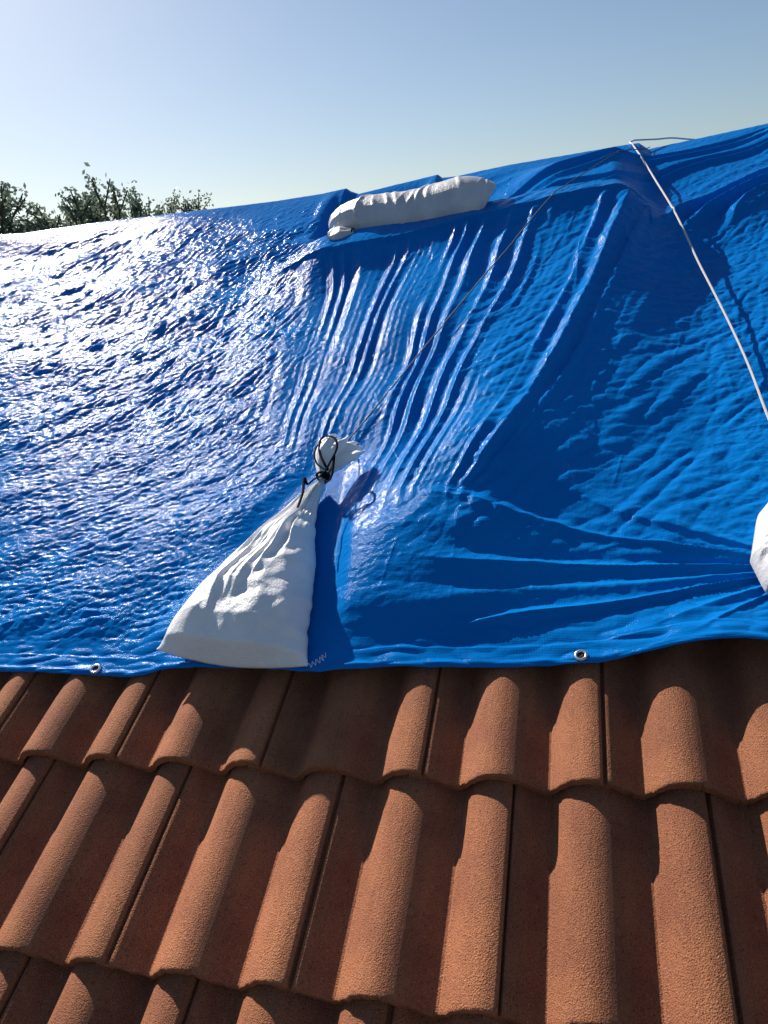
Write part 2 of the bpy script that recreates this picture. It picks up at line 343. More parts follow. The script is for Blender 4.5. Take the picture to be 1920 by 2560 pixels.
def tarp_height(X, Y, fine=True):
    eY = np.interp(X, EX, EY); eN = np.interp(X, EX, EN)
    de = Y - eY                                         # distance above the hem
    n = .052 + .005 * NS.at(NZ['low'], X, Y)
    # --- plank-like ledge that carries the upper sandbag
    yl = LE0[1] + (LE1[1] - LE0[1]) * (X - LE0[0]) / (LE1[0] - LE0[0])    # front edge line of the ledge
    inx = smooth01((X + 1.30) / .36) * (1 - smooth01((X - LE1[0] + .03) / .17))
    up = np.clip((Y - yl), 0, None)
    ledge = np.where(Y < yl, .032 * np.exp(-np.clip(yl - Y, 0, None) / .07) + .063 * np.exp(-np.clip(yl - Y, 0, None) / .5), .102) * np.where(Y < yl, 1, 1 - .95 * smooth01((up - .13) / .12) * (1 - smooth01((X + .42) / .35)) - .25 * smooth01((up - .17) / .5))
    edge_soft = smooth01((RIDGE_U - Y) / .35)
    n = n + ledge * inx * edge_soft
    # --- big tented crest running down from the end of the ledge
    d, s = crest_dist(X, Y)
    A = np.interp(s, [0, .25, .5, .75, .92, 1], [.068, .070, .074, .078, .064, .03])
    left = np.exp(-(np.abs(d) / np.interp(s, [0, .5, .75, 1], [.62, .55, .26, .12])) ** 2)
    wr = np.interp(s, [0, .3, .6, 1], [.28, .36, .40, .42])
    right = 1 - smooth01(d / wr)
    below = 1 - smooth01((1.10 - Y) / .20)
    hump = A * np.where(d < 0, left, right) * below * (1 - smooth01((Y - 2.72) / .36))
    n = n + hump
    # right-hand field: gentle second swell that catches the sun again
    n = n + .030 * np.exp(-((X - .66) / .30) ** 2) * smooth01((Y - 1.0) / .5) * smooth01((3.4 - Y) / .6)
    # --- tension folds running from the ledge down to the front sandbag, leaning outwards to the right
    tb = np.array([-1.4, -.95, -.84, -.62, -.45, -.30, -.18, 0., .2, .6]); bb = np.array([-1.0, -.84, -.77, -.70, -.565, -.48, -.42, -.33, -.26, -.1])
    tt = np.clip(Y - 1.32, 0.02, None) / 1.08; xt = X.copy()
    for _ in range(7):
        def fx(q):
            b_ = np.interp(q, tb, bb); p_ = np.interp(q, [-.5, .1], [1., .72]); return b_ + (q - b_) * tt ** p_
        f0 = fx(xt); g_ = np.clip((fx(xt + .01) - f0) / .01, .25, 4); xt = np.clip(xt - (f0 - X) / g_, -2.5, 1.5)
    sp = np.clip((fx(xt + .01) - fx(xt)) / .01, .2, 1.4)
    pw = xt + .005 * NS.at(NZ['low'], X, Y) + .0008 * NS.at(NZ['mid'], X, Y)
    ys_ = 1.56 - .34 * np.clip((xt + .9) / .6, 0, 1)
    w = smooth01((xt + 1.12) / .22) * (1 - smooth01((xt - .12) / .18)) * smooth01((Y - ys_) / .22) * smooth01((yl - Y + .005) / .05)
    f = (.5 + .5 * np.cos(pw * 2 * np.pi / .064 + 2.6 * vnoise1(pw, 3, .10))) ** 1.25
    f = .45 * f + .55 * (1 - np.abs(np.sin(pw * np.pi / .064 + 1.3 * vnoise1(pw, 3, .10))))
    f = f * (.62 + .35 * vnoise1(pw, 5, .08) + .26 * vnoise1(pw * .5 + Y * .35, 8, .1))
    wfan = w
    n = n + .0130 * sp * w * np.clip(f, 0, 1.4) * (1 + .35 * smooth01((xt + .75) / .5))
    n = n + .0005 * w * sp * np.cos(pw * 2 * np.pi / .030 + 1.5 * vnoise1(pw, 43, .04))
    # --- folds converging on the right-hand sandbag
    dx, dy = X - K2[0], Y - K2[1]; r = np.hypot(dx, dy); ph = np.degrees(np.arctan2(dy, -dx))
    pw = ph + 1.5 * NS.at(NZ['low'], X, Y)
    w = smooth01((ph + 40) / 12) * (1 - smooth01((ph - 16) / 22)) * smooth01((r - .06) / .12) * (1 - smooth01((r - .62) / .25))
    f = (1 - np.abs(np.sin(np.radians(pw * 15 + 45 * vnoise1(pw, 13, 6.))))) ** 1.2 * (.7 + .4 * vnoise1(pw, 15, 7.))
    n = n + .019 * w * np.clip(f, 0, 1.5)
    wq = smooth01((X + .50) / .25) * smooth01((Y - 1.0) / .3) * (1 - smooth01((Y - 2.7) / .4))
    n = n + wq * (.0022 * np.abs(NS.at(NZ['r45'], X, Y)) + .0006 * NS.at(NZ['r20'], X, Y))
    # --- folds fanning down from the ridge at the upper right
    dx, dy = X - 1.25, Y - 3.80; r = np.hypot(dx, dy); ph = np.degrees(np.arctan2(-dy, -dx))
    pw = ph + 1.0 * NS.at(NZ['low'], X, Y)
    w = smooth01((ph - 2) / 6) * (1 - smooth01((ph - 52) / 14)) * smooth01((r - .2) / .3) * (1 - smooth01((r - 1.6) / .5)) * smooth01((Y - yl - .0) / .2 + 1.0 * (X > .2)) 
    f = (1 - np.abs(np.sin(np.radians(pw * 34 + 60 * vnoise1(pw, 23, 4.))))) * (.7 + .4 * vnoise1(pw, 25, 5.))
    bandm = inx * smooth01((X + 1.08) / .1) * smooth01((up + .0) / .01) * (1 - smooth01((up - .15) / .05)) * (1 - smooth01((X - .1) / .1)); n = n + .034 * w * (1 - .85 * bandm) * np.clip(f, 0, 1.6)
    # --- recess behind the upper bag, with upright creases at both ends
    rec = smooth01((X + 1.135) / .035) * (1 - smooth01((X + .70) / .04)) * smooth01((Y - 3.05) / .1)
    n = n - .035 * rec
    pl = smooth01((X + 1.12) / .06) * (1 - smooth01((X + .60) / .06)) * smooth01((Y - 3.15) / .15)
    n = n + .006 * pl * np.abs(np.sin(X * 46 + 2 * vnoise1(X, 77, .1))) ** .7
    n = n + .012 * np.exp(-((X + 1.15) / .03) ** 2) * smooth01((Y - 3.2) / .2) + .012 * np.exp(-((X + .685) / .03) ** 2) * smooth01((Y - 3.2) / .2)
    # --- crumples
    wl = 1 - smooth01((X + 1.05 - .15 * (Y - 1)) / .55)                       # strong on the left
    wr_ = smooth01((X - .1) / .3)
    up_ = smooth01((Y - 1.35) / .5)
    a60 = NS.at(NZ['d70'], X, Y); a0 = NS.at(NZ['h5'], X, Y); a20 = NS.at(NZ['h25'], X, Y)
    cr = a60 * up_ + (1 - up_) * (a0 * (1 - smooth01((Y - 1.05) / .35)) + a20 * smooth01((Y - 1.05) / .35))
    cr = 1.5 * (np.abs(cr) - .8); wl = wl * (1 - .85 * wfan) * (1 - .85 * bandm) * (1 - .8 * smooth01((Y - RIDGE_U + .55) / .35) * smooth01((X + 2.1) / .7)); wr_ = wr_ * (1 - .8 * smooth01((Y - RIDGE_U + .7) / .4)); far_ = smooth01((-1.2 - X) / 1.0); amp = (.0003 + .0013 * wl * (.65 + .35 * up_)) * (.55 + .75 * smooth01(.5 + .4 * NS.at(NZ['mid'], X, Y))) + .0006 * wr_
    if fine:
        n = n + .0017 * wl * NS.at(NZ['dent'], X, Y) + amp * cr + (.0001 + .0001 * wl + .0001 * wr_) * NS.at(NZ['iso'], X, Y)
        iso2 = np.abs(NS.at(NZ['isof'], X, Y)); n = n - (.0003 + .0007 * wl + .0001 * wr_) * iso2
        n = n - (.0001 + .0003 * wl + .00025 * wr_) * np.abs(NS.at(NZ['cr1'], X, Y)) - (.0001 + .00018 * wl + .0002 * wr_) * np.abs(NS.at(NZ['cr2'], X, Y))
        wf_ = 1 - .85 * wfan
        for cxx in (-3.9, -3.28, -2.72, -2.1, -1.52, -1.21, -.92, -.30, .02, .33, .66, .95):
            xx = X - cxx - .012 * vnoise1(Y, int(cxx * 31 + 500), .4); n = n + .0012 * np.exp(-np.abs(xx) / .006) * np.clip(.6 + .6 * vnoise1(Y, int(cxx * 17 + 700), .15), 0, 1) * (.4 + .6 * (1 - wl * .5))
        for cyy in (1.13, 1.42, 1.61, 1.86, 2.13, 2.42, 2.75):
            yy = Y - cyy - .014 * vnoise1(X, int(cyy * 31 + 900), .4); n = n + .0014 * wf_ * (1 - smooth01((X + 1.35) / .25) * (1 - smooth01((X - .1) / .2))) * np.exp(-np.abs(yy) / .006) * np.clip(.6 + .6 * vnoise1(X, int(cyy * 17 + 300), .15), 0, 1) * (1 - .6 * np.exp(-((X + .2) / .5) ** 2))
    if fine:
        zc = np.clip(1.2 - wl, 0, 1) * (1 - .6 * bandm)
        n = n + zc * (.0015 * np.exp(-np.abs(NS.at(NZ['lv'], X, Y)) / .07) + .0013 * np.exp(-np.abs(NS.at(NZ['lh'], X, Y)) / .07)) * smooth01(.4 + .5 * NS.at(NZ['mid'], X, Y))
        for cx_, u0, u1, am_ in ((-.03, 2.12, 2.52, .0045), (.045, 2.24, 2.66, .0032), (.125, 2.30, 2.74, .0035), (.19, 2.35, 2.62, .003), (.215, 1.9, 2.2, .002), (-.16, 2.3, 2.75, .002)):
            q_ = X - cx_ - .010 * vnoise1(Y, int(cx_ * 100 + 60), .12)
            n = n + am_ * np.exp(-np.abs(q_) / .008) * smooth01((Y - u0) / .12) * (1 - smooth01((Y - u1 + .1) / .12))
    # --- front sandbag presses the sheet flat
    tb_ = np.clip((1.49 - Y) / .56, -.3, 1.1); xc = -.668 - .075 * tb_; hw = .035 + .15 * np.clip(tb_, 0, 1)
    press = (1 - smooth01((np.abs(X - xc) - hw) / .07)) * smooth01((1.60 - Y) / .12)
    n = n * (1 - press) + (.056 + .12 * (n - .08) * (np.abs(n - .08) < .02)) * press
    # --- hem
    n = n * smooth01(de / .16) + eN * (1 - smooth01(de / .16)) + (.0012 * cr * (1 - smooth01(de / .16)) if fine else 0)
    band = smooth01(de / .002) * (1 - smooth01((de - .044) / .004)); n = n + .0022 * band
    n = n + .0030 * np.exp(-((de - .008) / .006) ** 2)
    # --- meet the ridge line and roll over it
    rn = np.interp(X, RX, RN)
    t = smooth01((Y - (RIDGE_U - .30)) / .30)
    nn = n * (1 - t) + (rn + .0003 * (cr if fine else 0)) * t
    k = .035; z = -T2 * (Y - RIDGE_U)
    q = nn + np.minimum(0, z) ; h = np.clip(.5 + .5 * (0 - z) / k, 0, 1)
    return nn + (z * h - k * h * (1 - h) * 1.0) 
NZ = dict(low=NS.make(.55, 40, 1.3, .35, 1), mid=NS.make(.22, 60, 1.5, .4, 2), d70=NS.make(.062, 62, 2.0, .42, 3), h5=NS.make(.052, 5, 3.0, .42, 4),
          h25=NS.make(.062, 30, 2.2, .40, 5), iso=NS.make(.028, 30, 1.3, .5, 6), r45=NS.make(.10, 48, 4.0, .40, 26), lv=NS.make(.20, 88, 2.6, .30, 61), lh=NS.make(.17, 4, 2.8, .30, 62), dent=NS.make(.16, 35, 1.9, .35, 51), r20=NS.make(.045, 20, 2.5, .45, 27), cr1=NS.make(.022, 60, 1.8, .4, 16), cr2=NS.make(.018, 5, 2.0, .4, 17), isof=NS.make(.040, 10, 1.4, .45, 9))
NCOL, NROW = 1500, 1150
u = np.linspace(-1, 1, NCOL); gx = -.55 + 1.35 * u + np.where(u < 0, 2.6, 1.25) * u ** 3 * 1.0
v = np.linspace(0, 1, NROW)
Xg = np.repeat(gx[None, :], NROW, 0); eYg = np.interp(gx, EX, EY)[None, :]
Yg = eYg + (RIDGE_U + .55 - eYg) * (v[:, None] * (.62 + .38 * v[:, None]))
Zg = tarp_height(Xg, Yg)
ORG = (-.5, 2.0, 0.)
V = np.stack([Xg - ORG[0], Yg - ORG[1], Zg], -1).reshape(-1, 3)
tarp = link('tarpaulin', mesh_arrays('tarpaulin', V, grid_quads(NROW, NCOL), True, [TARP]), None, RW @ Matrix.Translation(ORG))
tag(tarp, 'large shiny blue tarpaulin with wrinkles and a grommeted hem covering the upper roof', 'tarpaulin')
def tz(x, y): return float(tarp_height(np.array([[x]]), np.array([[y]]), False)[0, 0])

# grommets in the hem
def torus_lathe(prof_rz, seg=32):
    V, k = [], len(prof_rz)
    for i in range(seg):
        a = 2 * math.pi * i / seg
        for r, z in prof_rz: V.append((r * math.cos(a), r * math.sin(a), z))
    Q = [(i * k + j, ((i + 1) % seg) * k + j, ((i + 1) % seg) * k + (j + 1) % k, i * k + (j + 1) % k) for i in range(seg) for j in range(k)]
    return V, Q
HOLE = m_plain('grommet_hole_shadow', (.012, .012, .014), .9)
for gpx, gpy in ((207, 1446), (1255, 1417), (-560, 1440)):
    if gpx < 0: x, y = -2.2, .875
    else: x, y = plane_pt(gpx, gpy, edge_n(gpx) + .004)
    p0 = np.array([tarp_height(np.array([[x + a]]), np.array([[y + b2]]), False)[0, 0] for a, b2 in ((0, 0), (.012, 0), (-.012, 0), (0, .012), (0, -.012))])
    z = p0.max() + .0012; sx = (p0[1] - p0[2]) / .024; sy = (p0[3] - p0[4]) / .024
    V, Q = torus_lathe([(.0062, -.001), (.0072, .0022), (.0095, .0034), (.0118, .0022), (.0130, -.001)])
    nrm_ = Vector((-sx, -sy, 1)).normalized(); R_ = nrm_.to_track_quat('Z', 'Y').to_matrix().to_4x4()
    o = link('grommet', mesh_arrays('grommet', V, Q, True, [STEEL]), tarp); o.matrix_world = RW @ Matrix.Translation((x, y, z)) @ R_
    V, Q = torus_lathe([(.0001, .0006), (.0066, .0006), (.0066, -.0006), (.0001, -.0006)])
    h = link('eyelet_shade_disc', mesh_arrays('eyelet_shade_disc', V, Q, False, [HOLE]), o)  # solid disc, coloured dark as the shade inside the grommet

# ------------------------------------------------------------------ tubes (ropes, cords)
def tube(name, pts, rad, m, parent=None, seg=10, vscale=1., closed_ends=True, flat=1., matrix=None):
    P = [Vector(p) for p in pts]; V = []; uv = []; L = 0.
    up = Vector((0, 0, 1)); Rg = rad if hasattr(rad, '__len__') else [rad] * len(P)
    for i, p in enumerate(P):
        t = (P[min(i + 1, len(P) - 1)] - P[max(i - 1, 0)]).normalized()
        if i: L += (p - P[i - 1]).length
        side = t.cross(up)
        if side.length < .05: side = t.cross(Vector((1, 0, 0)))
        side.normalize(); bn = side.cross(t).normalized()
        for j in range(seg):
            a = 2 * math.pi * j / seg; V.append(p + (side * math.cos(a) + bn * math.sin(a) * flat) * Rg[i])
            uv.append((j / seg, L * vscale))
    n = len(P); Q = [tuple(q) for q in grid_quads(n, seg, True)]
    me = bpy.data.meshes.new(name); me.from_pydata(V, [], Q + [tuple(range(seg))[::-1], tuple(range((n - 1) * seg, n * seg))])
    ul = me.uv_layers.new(name='UVMap')
    for poly in me.polygons:
        for li in poly.loop_indices:
            vi = me.loops[li].vertex_index; a, b2 = uv[vi]
            if poly.loop_total == 4 and vi % seg == 0 and any(me.loops[q].vertex_index % seg == seg - 1 for q in poly.loop_indices): a = 1.
            ul.data[li].uv = (a * 2 * math.pi / 1., b2)
    me.polygons.foreach_set('use_smooth', [True] * len(me.polygons)); me.materials.append(m); me.update()
    return link(name, me, parent, matrix)
def spline(pts, n):
    pts = np.array(pts, float); P = np.vstack([2 * pts[0] - pts[1], pts, 2 * pts[-1] - pts[-2]]); out = []
    for t in np.linspace(0, len(pts) - 1 - 1e-6, n):
        i = int(t); f = t - i; a, b2, c, d = P[i:i + 4]
        out.append(.5 * ((2 * b2) + (c - a) * f + (2 * a - 5 * b2 + 4 * c - d) * f * f + (3 * b2 - a - 3 * c + d) * f ** 3))
    return np.array(out)
def taut(pts, r, lift=.032):
    """a rope pulled over the sheet: the upper hull of heights along the line"""
    P = np.array(pts); s = np.r_[0, np.cumsum(np.hypot(np.diff(P[:, 0]), np.diff(P[:, 1])))]; h = P[:, 2]
    hull = [0]
    for i in range(1, len(s)):
        while len(hull) > 1 and (h[hull[-1]] - h[hull[-2]]) * (s[i] - s[hull[-2]]) < (h[i] - h[hull[-2]]) * (s[hull[-1]] - s[hull[-2]]): hull.pop()
        hull.append(i)
    k = np.hanning(41); k /= k.sum()
    z = np.minimum(np.maximum(np.interp(s, s[hull], h[hull]), h), h + lift); zs = np.convolve(np.pad(z, 20, mode='edge'), k, 'valid'); P[:, 2] = np.maximum(zs, h); return P
FR = RW.copy()

# white rope over the ridge at the right
a = plane_pt(1362, 312, .05); b1 = plane_pt(1500, 570, .075); c1 = plane_pt(1600, 760, .08); e1 = plane_pt(1659, 900, .08)
path = [(a[0], a[1])] + [(b1[0], b1[1]), (c1[0], c1[1]), (e1[0], e1[1])]
ex = (e1[0] + (e1[0] - c1[0]) * 1.2, e1[1] + (e1[1] - c1[1]) * 1.2)
path.append(ex)
pp = spline([(x, y, 0) for x, y in path], 260)
pp[:, 2] = [tz(x, y) + .006 for x, y, _ in pp]
pp = taut(pp, .006)
rx0, rn0 = ridge_pt(1360, 306, RIDGE_U); rx1, rn1 = ridge_pt(1472, 301, RIDGE_U + .03); rx2, rn2 = ridge_pt(1600, 285, RIDGE_U + .1)
head = [(rx2 + .3, RIDGE_U + .5, rn2 - .45), (rx2, RIDGE_U + .1, rn2 - .07), (rx1, RIDGE_U + .03, rn1 + .003), ((rx0 + rx1) / 2, RIDGE_U + .012, (rn0 + rn1) / 2 + .006), (rx0 + .02, RIDGE_U, rn0 + .003)]
hp = spline(head, 60)
j = plane_pt(1362, 311, rn0)
full = np.vstack([hp, [(rx0, RIDGE_U - .01, rn0 + .001)], pp[pp[:, 1] < RIDGE_U - .03]])
full = full[np.r_[True, np.linalg.norm(np.diff(full, axis=0), axis=1) > .002]]
rope = tube('rope', full - full[len(hp)], .0033, ROPE_W, None, 10, 60., matrix=FR @ Matrix.Translation(full[len(hp)]))
tag(rope, 'white braided rope crossing the ridge and running down the right of the tarpaulin', 'rope')

# thin dark rope from the ridge to the front bag
way = [(1404, 321), (1330, 375), (1240, 430), (1150, 500), (1060, 595), (960, 705), (860, 822), (790, 905), (752, 952)]
P2 = []
for i, (px, py) in enumerate(way):
    x, y = plane_pt(px, py, .10)
    for _ in range(6):
        n_ = tz(x, min(y, RIDGE_U - .01)) + .006; x, y = plane_pt(px, py, n_)
    P2.append((x, min(y, RIDGE_U + .01), n_))
pp = np.linspace(P2[0], P2[-1], 300); pp[:, 2] = [max(tz(x, y) + .005, 0) for x, y, _ in pp]; pp = taut(pp, .003)
NECK = np.array([plane_pt(703, 1012, .10)[0], plane_pt(703, 1012, .10)[1], .10])
tail = spline([tuple(pp[-1]), (NECK[0] + .035, NECK[1] + .05, .10), (NECK[0] + .008, NECK[1] + .008, .11)], 30)[1:]
full = np.vstack([pp, tail])
rope2 = tube('rope', full - full[0], .0019, ROPE_D, None, 8, 60., matrix=FR @ Matrix.Translation(full[0]))
tag(rope2, 'thin dark flecked rope stretched diagonally from the ridge to the neck of the front sandbag', 'rope')

# ------------------------------------------------------------------ sandbags
def closed_grid(name, top, bot, m, parent, matrix=None):
    """two grids sharing their border -> one closed skin"""
    nr, nc = top.shape[:2]; V = np.concatenate([top.reshape(-1, 3), bot.reshape(-1, 3)]); n = nr * nc
    Q = [grid_quads(nr, nc), grid_quads(nr, nc)[:, ::-1] + n]
    for idx, flip in ((np.arange(nc), False), ((nr - 1) * nc + np.arange(nc), True), (np.arange(nr) * nc, True), (np.arange(nr) * nc + nc - 1, False)):
        a = idx[:-1]; b2 = idx[1:]; q = np.stack([a, a + n, b2 + n, b2], -1); Q.append(q[:, ::-1] if flip else q)
    me = mesh_arrays(name, V, np.concatenate(Q), True, [m])
    bm = bmesh.new(); bm.from_mesh(me); bmesh.ops.remove_doubles(bm, verts=bm.verts, dist=1e-5); bmesh.ops.recalc_face_normals(bm, faces=bm.faces)
    bm.to_mesh(me); bm.free(); me.polygons.foreach_set('use_smooth', [True] * len(me.polygons))
    return link(name, me, parent, matrix)

# front bag: outline traced on the roof plane, filled to 13 cm
def bag_outline(lpx, rpx, T, nl=.09):
    L = np.array([plane_pt(x, y, n_) for x, y, n_ in lpx]); R_ = np.array([plane_pt(x, y, n_) for x, y, n_ in rpx])
    def rs(A):
        s = np.r_[0, np.cumsum(np.hypot(*np.diff(A, axis=0).T))]; s /= s[-1]; Sx = spline(np.c_[A, np.zeros(len(A))], 200); ss = np.r_[0, np.cumsum(np.hypot(*np.diff(Sx[:, :2], axis=0).T))]; ss /= ss[-1]
        return np.stack([np.interp(T, ss, Sx[:, 0]), np.interp(T, ss, Sx[:, 1])], -1)
    return rs(L), rs(R_)
TT = np.linspace(0, 1, 190); SS = np.linspace(-1, 1, 190)
Lp = [(688, 1034, .096), (660, 1055, .095), (624, 1082, .095), (572, 1128, .10), (518, 1178, .11), (465, 1228, .105), (412, 1280, .10), (376, 1340, .085), (338, 1403, .07)]
Rp = [(700, 1036, .094), (690, 1065, .09), (681, 1110, .088), (677, 1160, .085), (678, 1210, .09), (672, 1270, .085), (668, 1330, .08), (661, 1380, .075), (667, 1438, .070)]
OL, OR = bag_outline(Lp, Rp, TT)
tg, sg_ = np.meshgrid(TT, SS, indexing='ij')
w01 = (sg_ + 1) / 2
bx = OL[:, None, 0] * (1 - w01) + OR[:, None, 0] * w01; by = OL[:, None, 1] * (1 - w01) + OR[:, None, 1] * w01
by = by - .020 * np.sin(math.pi * w01) * smooth01((tg - .75) / .25)       # bottom seam sags
base = .062
H = np.interp(tg, [0, .06, .2, .4, .6, .75, .88, .96, 1.0], [.034, .034, .042, .064, .088, .100, .088, .056, .002])
H = H * (1 + .0)
cs = np.power(np.clip(1 - np.abs(sg_) ** 3.0, 0, 1), .62)
ctr = np.interp(tg, [0, .1, .4, .8, 1], [.092, .085, .072, .070, .070])
base = np.interp(tg, [0, .6, .9, 1], [.062, .060, .064, .068])             # height of the seam line over the roof
# folds running from the tie
wv = 0
fa = .0068 * np.exp(-((tg - .33) / .30) ** 2) + .004 * (1 - smooth01(tg / .4))
ph = sg_ * 1.0 + .10 * np.sin(tg * 7 + sg_ * 2)
for (c0, wd, am, te) in ((-.82, .055, .35, .75), (-.60, .06, .7, .75), (-.36, .055, 1.1, .95), (-.17, .05, 1.0, .92), (.02, .075, 1.3, .92), (.22, .055, 1.2, .80), (.47, .07, .8, .62), (.72, .07, .6, .5)):
    cc = c0 + .05 * np.sin(tg * 5 + c0 * 9)
    lump = np.exp(-np.abs((sg_ - cc) / wd) ** 1.5)
    wv = wv + 1.1 * am * lump * (1 - smooth01((tg - te + .25) / .25)) * smooth01((tg + .02) / .1)
wv = wv + .55 * np.cos(sg_ * 19 + 2.2 * np.sin(sg_ * 4.2) + tg * 2.5) * (1 - smooth01((tg - .35) / .35)) + .3 * np.cos(sg_ * 37 + 3 * np.sin(sg_ * 3)) * (1 - smooth01((tg - .15) / .25))
rn_ = np.random.RandomState(4)
NB = Noise(0, 1.2, 0, 1.2, .004)
nb1 = NB.at(NB.make(.16, 55, 2.2, .4, 31), bx + 1.2, by - .5); nb2 = NB.at(NB.make(.05, 55, 1.8, .45, 32), bx + 1.2, by - .5)
rim = np.clip(1 - np.abs(sg_) ** 8, 0, 1)
lump_fill = .004 * nb1 * smooth01(tg / .3) * rim * (1 - smooth01((tg - .9) / .1)) + .0009 * nb2 * rim * (1 - smooth01((tg - .93) / .07))
ztop = ctr + (H - (ctr - base)) * cs * 1.0 + (.0070 * np.sqrt(smooth01(tg / .5) + .15)) * wv * cs * (1 - smooth01((tg - .85) / .12)) + lump_fill
ztop = np.maximum(ztop, ctr)
bx = bx + .0012 * nb2 * smooth01(tg / .3); 
under = ctr - (ctr - base + .002) * np.power(np.clip(1 - np.abs(sg_) ** 3, 0, 1), .5)
top = np.stack([bx, by, ztop], -1); bot = np.stack([bx, by, np.minimum(under, ztop - .0)], -1)
bag1 = roof_empty('sandbag', -.72, 1.0, .06)
tag(bag1, 'full white sandbag standing on the tarpaulin hem with its neck tied by black cord', 'sandbag', 'white sandbags weighing down the tarpaulin')
Wm = RW
closed_grid('sack_body', top, bot, SACK, bag1, RW.copy())
# bottom seam thread fringe
th = [plane_pt(x, y, .068) + (.068 + .004 * (i % 2),) for i, (x, y) in enumerate([(662, 1440), (668, 1436), (673, 1441), (676, 1432), (682, 1437), (684, 1427), (691, 1432), (692, 1422), (699, 1427), (696, 1418), (703, 1420), (704, 1413)])]
tube('seam_thread', spline(th, 90), .0006, SACK, bag1, 6, matrix=RW.copy())

def frill(name, root, tips, wid, parent, seed, m=SACK, thick=.004, crinkle=.006, matrix=None):
    """a crumpled ear of sacking above the tie: open pouch flattened into a thick crinkled skin"""
    r = np.random.RandomState(seed); nt_, ns = 60, 60
    T = np.linspace(0, 1, nt_); S = np.linspace(-1, 1, ns)
    C = spline(tips, nt_); d = np.gradient(C, axis=0); d /= np.linalg.norm(d, axis=1)[:, None]
    side = np.cross(d, [0, 0, 1.]); side /= np.linalg.norm(side, axis=1)[:, None]; nn = np.cross(side, d)
    W = np.interp(T, *wid)
    t, s = np.meshgrid(T, S, indexing='ij')
    ripple = np.zeros_like(t)
    for k in range(5):
        f = r.uniform(3, 9); ripple += np.sin(s * f + r.uniform(0, 6) + t * r.uniform(-3, 3)) * r.uniform(.4, 1)
    ripple *= crinkle * .35 * (.35 + t)
    endj = .010 * np.interp(S, np.linspace(-1, 1, 14), r.normal(0, 1, 14))[None, :] * smooth01((t - .8) / .2)
    puff = np.sqrt(np.clip(1 - s ** 2, 0, 1)) * np.interp(T, [0, .15, .6, .93, 1], [.012, .013, .022, .012, .0])[:, None]
    mid = C[:, None, :] + side[:, None, :] * (W[:, None] * s)[..., None] + d[:, None, :] * endj[..., None]
    top = mid + nn[:, None, :] * (puff + ripple)[..., None]; bot = mid + nn[:, None, :] * (-puff * .6 + ripple * .9 - .0004)[..., None]
    top[:, 0] = bot[:, 0]; top[:, -1] = bot[:, -1]; top[0] = bot[0]; 
    return closed_grid(name, top, bot, m, parent, matrix)
def q3(px, py, n_): return plane_pt(px, py, n_ - .025) + (n_ - .025,)
frill('frill', None, [q3(696, 1036, .120), q3(701, 1000, .135), q3(712, 972, .15), q3(727, 948, .16)], ([0, .12, .5, .85, 1], [.010, .014, .034, .036, .026]), bag1, 3, matrix=RW.copy())
frill('frill', None, [q3(697, 1034, .115), q3(716, 1008, .125), q3(742, 985, .135), q3(778, 968, .14)], ([0, .12, .5, .85, 1], [.010, .014, .034, .042, .030]), bag1, 5, matrix=RW.copy())
# cord: windings, loops and tail
w0 = Vector(q3(697, 1030, .128))
axis = (Vector(q3(705, 1005, .13)) - Vector(q3(688, 1050, .125))).normalized()
e1_ = axis.cross(Vector((0, 0, 1))).normalized(); e2_ = e1_.cross(axis)
wind = [w0 + axis * (.0035 * math.sin(i * .21) + .006 * (i / 90 - .5)) + (e1_ * math.cos(i * .25) + e2_ * math.sin(i * .25)) * (.0150 + .0015 * math.sin(i * .7)) for i in range(110)]
tube('tie_cord', wind, .0021, CORD, bag1, 7, matrix=RW.copy())
tube('tie_cord', spline([q3(700, 1024, .150), q3(712, 1000, .165), q3(727, 970, .178), q3(724, 948, .18), q3(706, 942, .178), q3(693, 950, .17), q3(690, 975, .165), q3(700, 1000, .160), q3(709, 1016, .150)], 80), .0032, CORD, bag1, 6, flat=.5, matrix=RW.copy())
tube('tie_cord', spline([q3(707, 1026, .148), q3(718, 1008, .158), q3(722, 985, .170), q3(716, 1030, .155), q3(702, 1045, .142)], 60), .0032, CORD, bag1, 6, flat=.5, matrix=RW.copy())
tube('tie_cord', spline([q3(703, 1015, .15), q3(686, 1003, .150), q3(679, 985, .155), q3(684, 965, .16), q3(695, 955, .168)], 50), .0024, CORD, bag1, 6, flat=.5, matrix=RW.copy())
tube('tie_cord', spline([q3(697, 1028, .146), q3(680, 1034, .145), q3(664, 1046, .146), q3(657, 1032, .152), q3(655, 1060, .150), q3(649, 1080, .148), q3(643, 1096, .150)], 70), .0034, CORD, bag1, 6, flat=.45, matrix=RW.copy())
# frayed edges are part of the frills; knot lump
bm = bmesh.new(); bmesh.ops.create_icosphere(bm, subdivisions=3, radius=.009)
for v_ in bm.verts: v_.co *= 1 + .25 * math.sin(v_.co.x * 700) * math.cos(v_.co.y * 600 + v_.co.z * 500)
me = bpy.data.meshes.new('knot'); bm.to_mesh(me); bm.free(); me.materials.append(CORD)
link('knot', me, bag1, RW @ Matrix.Translation(q3(701, 1027, .145)))

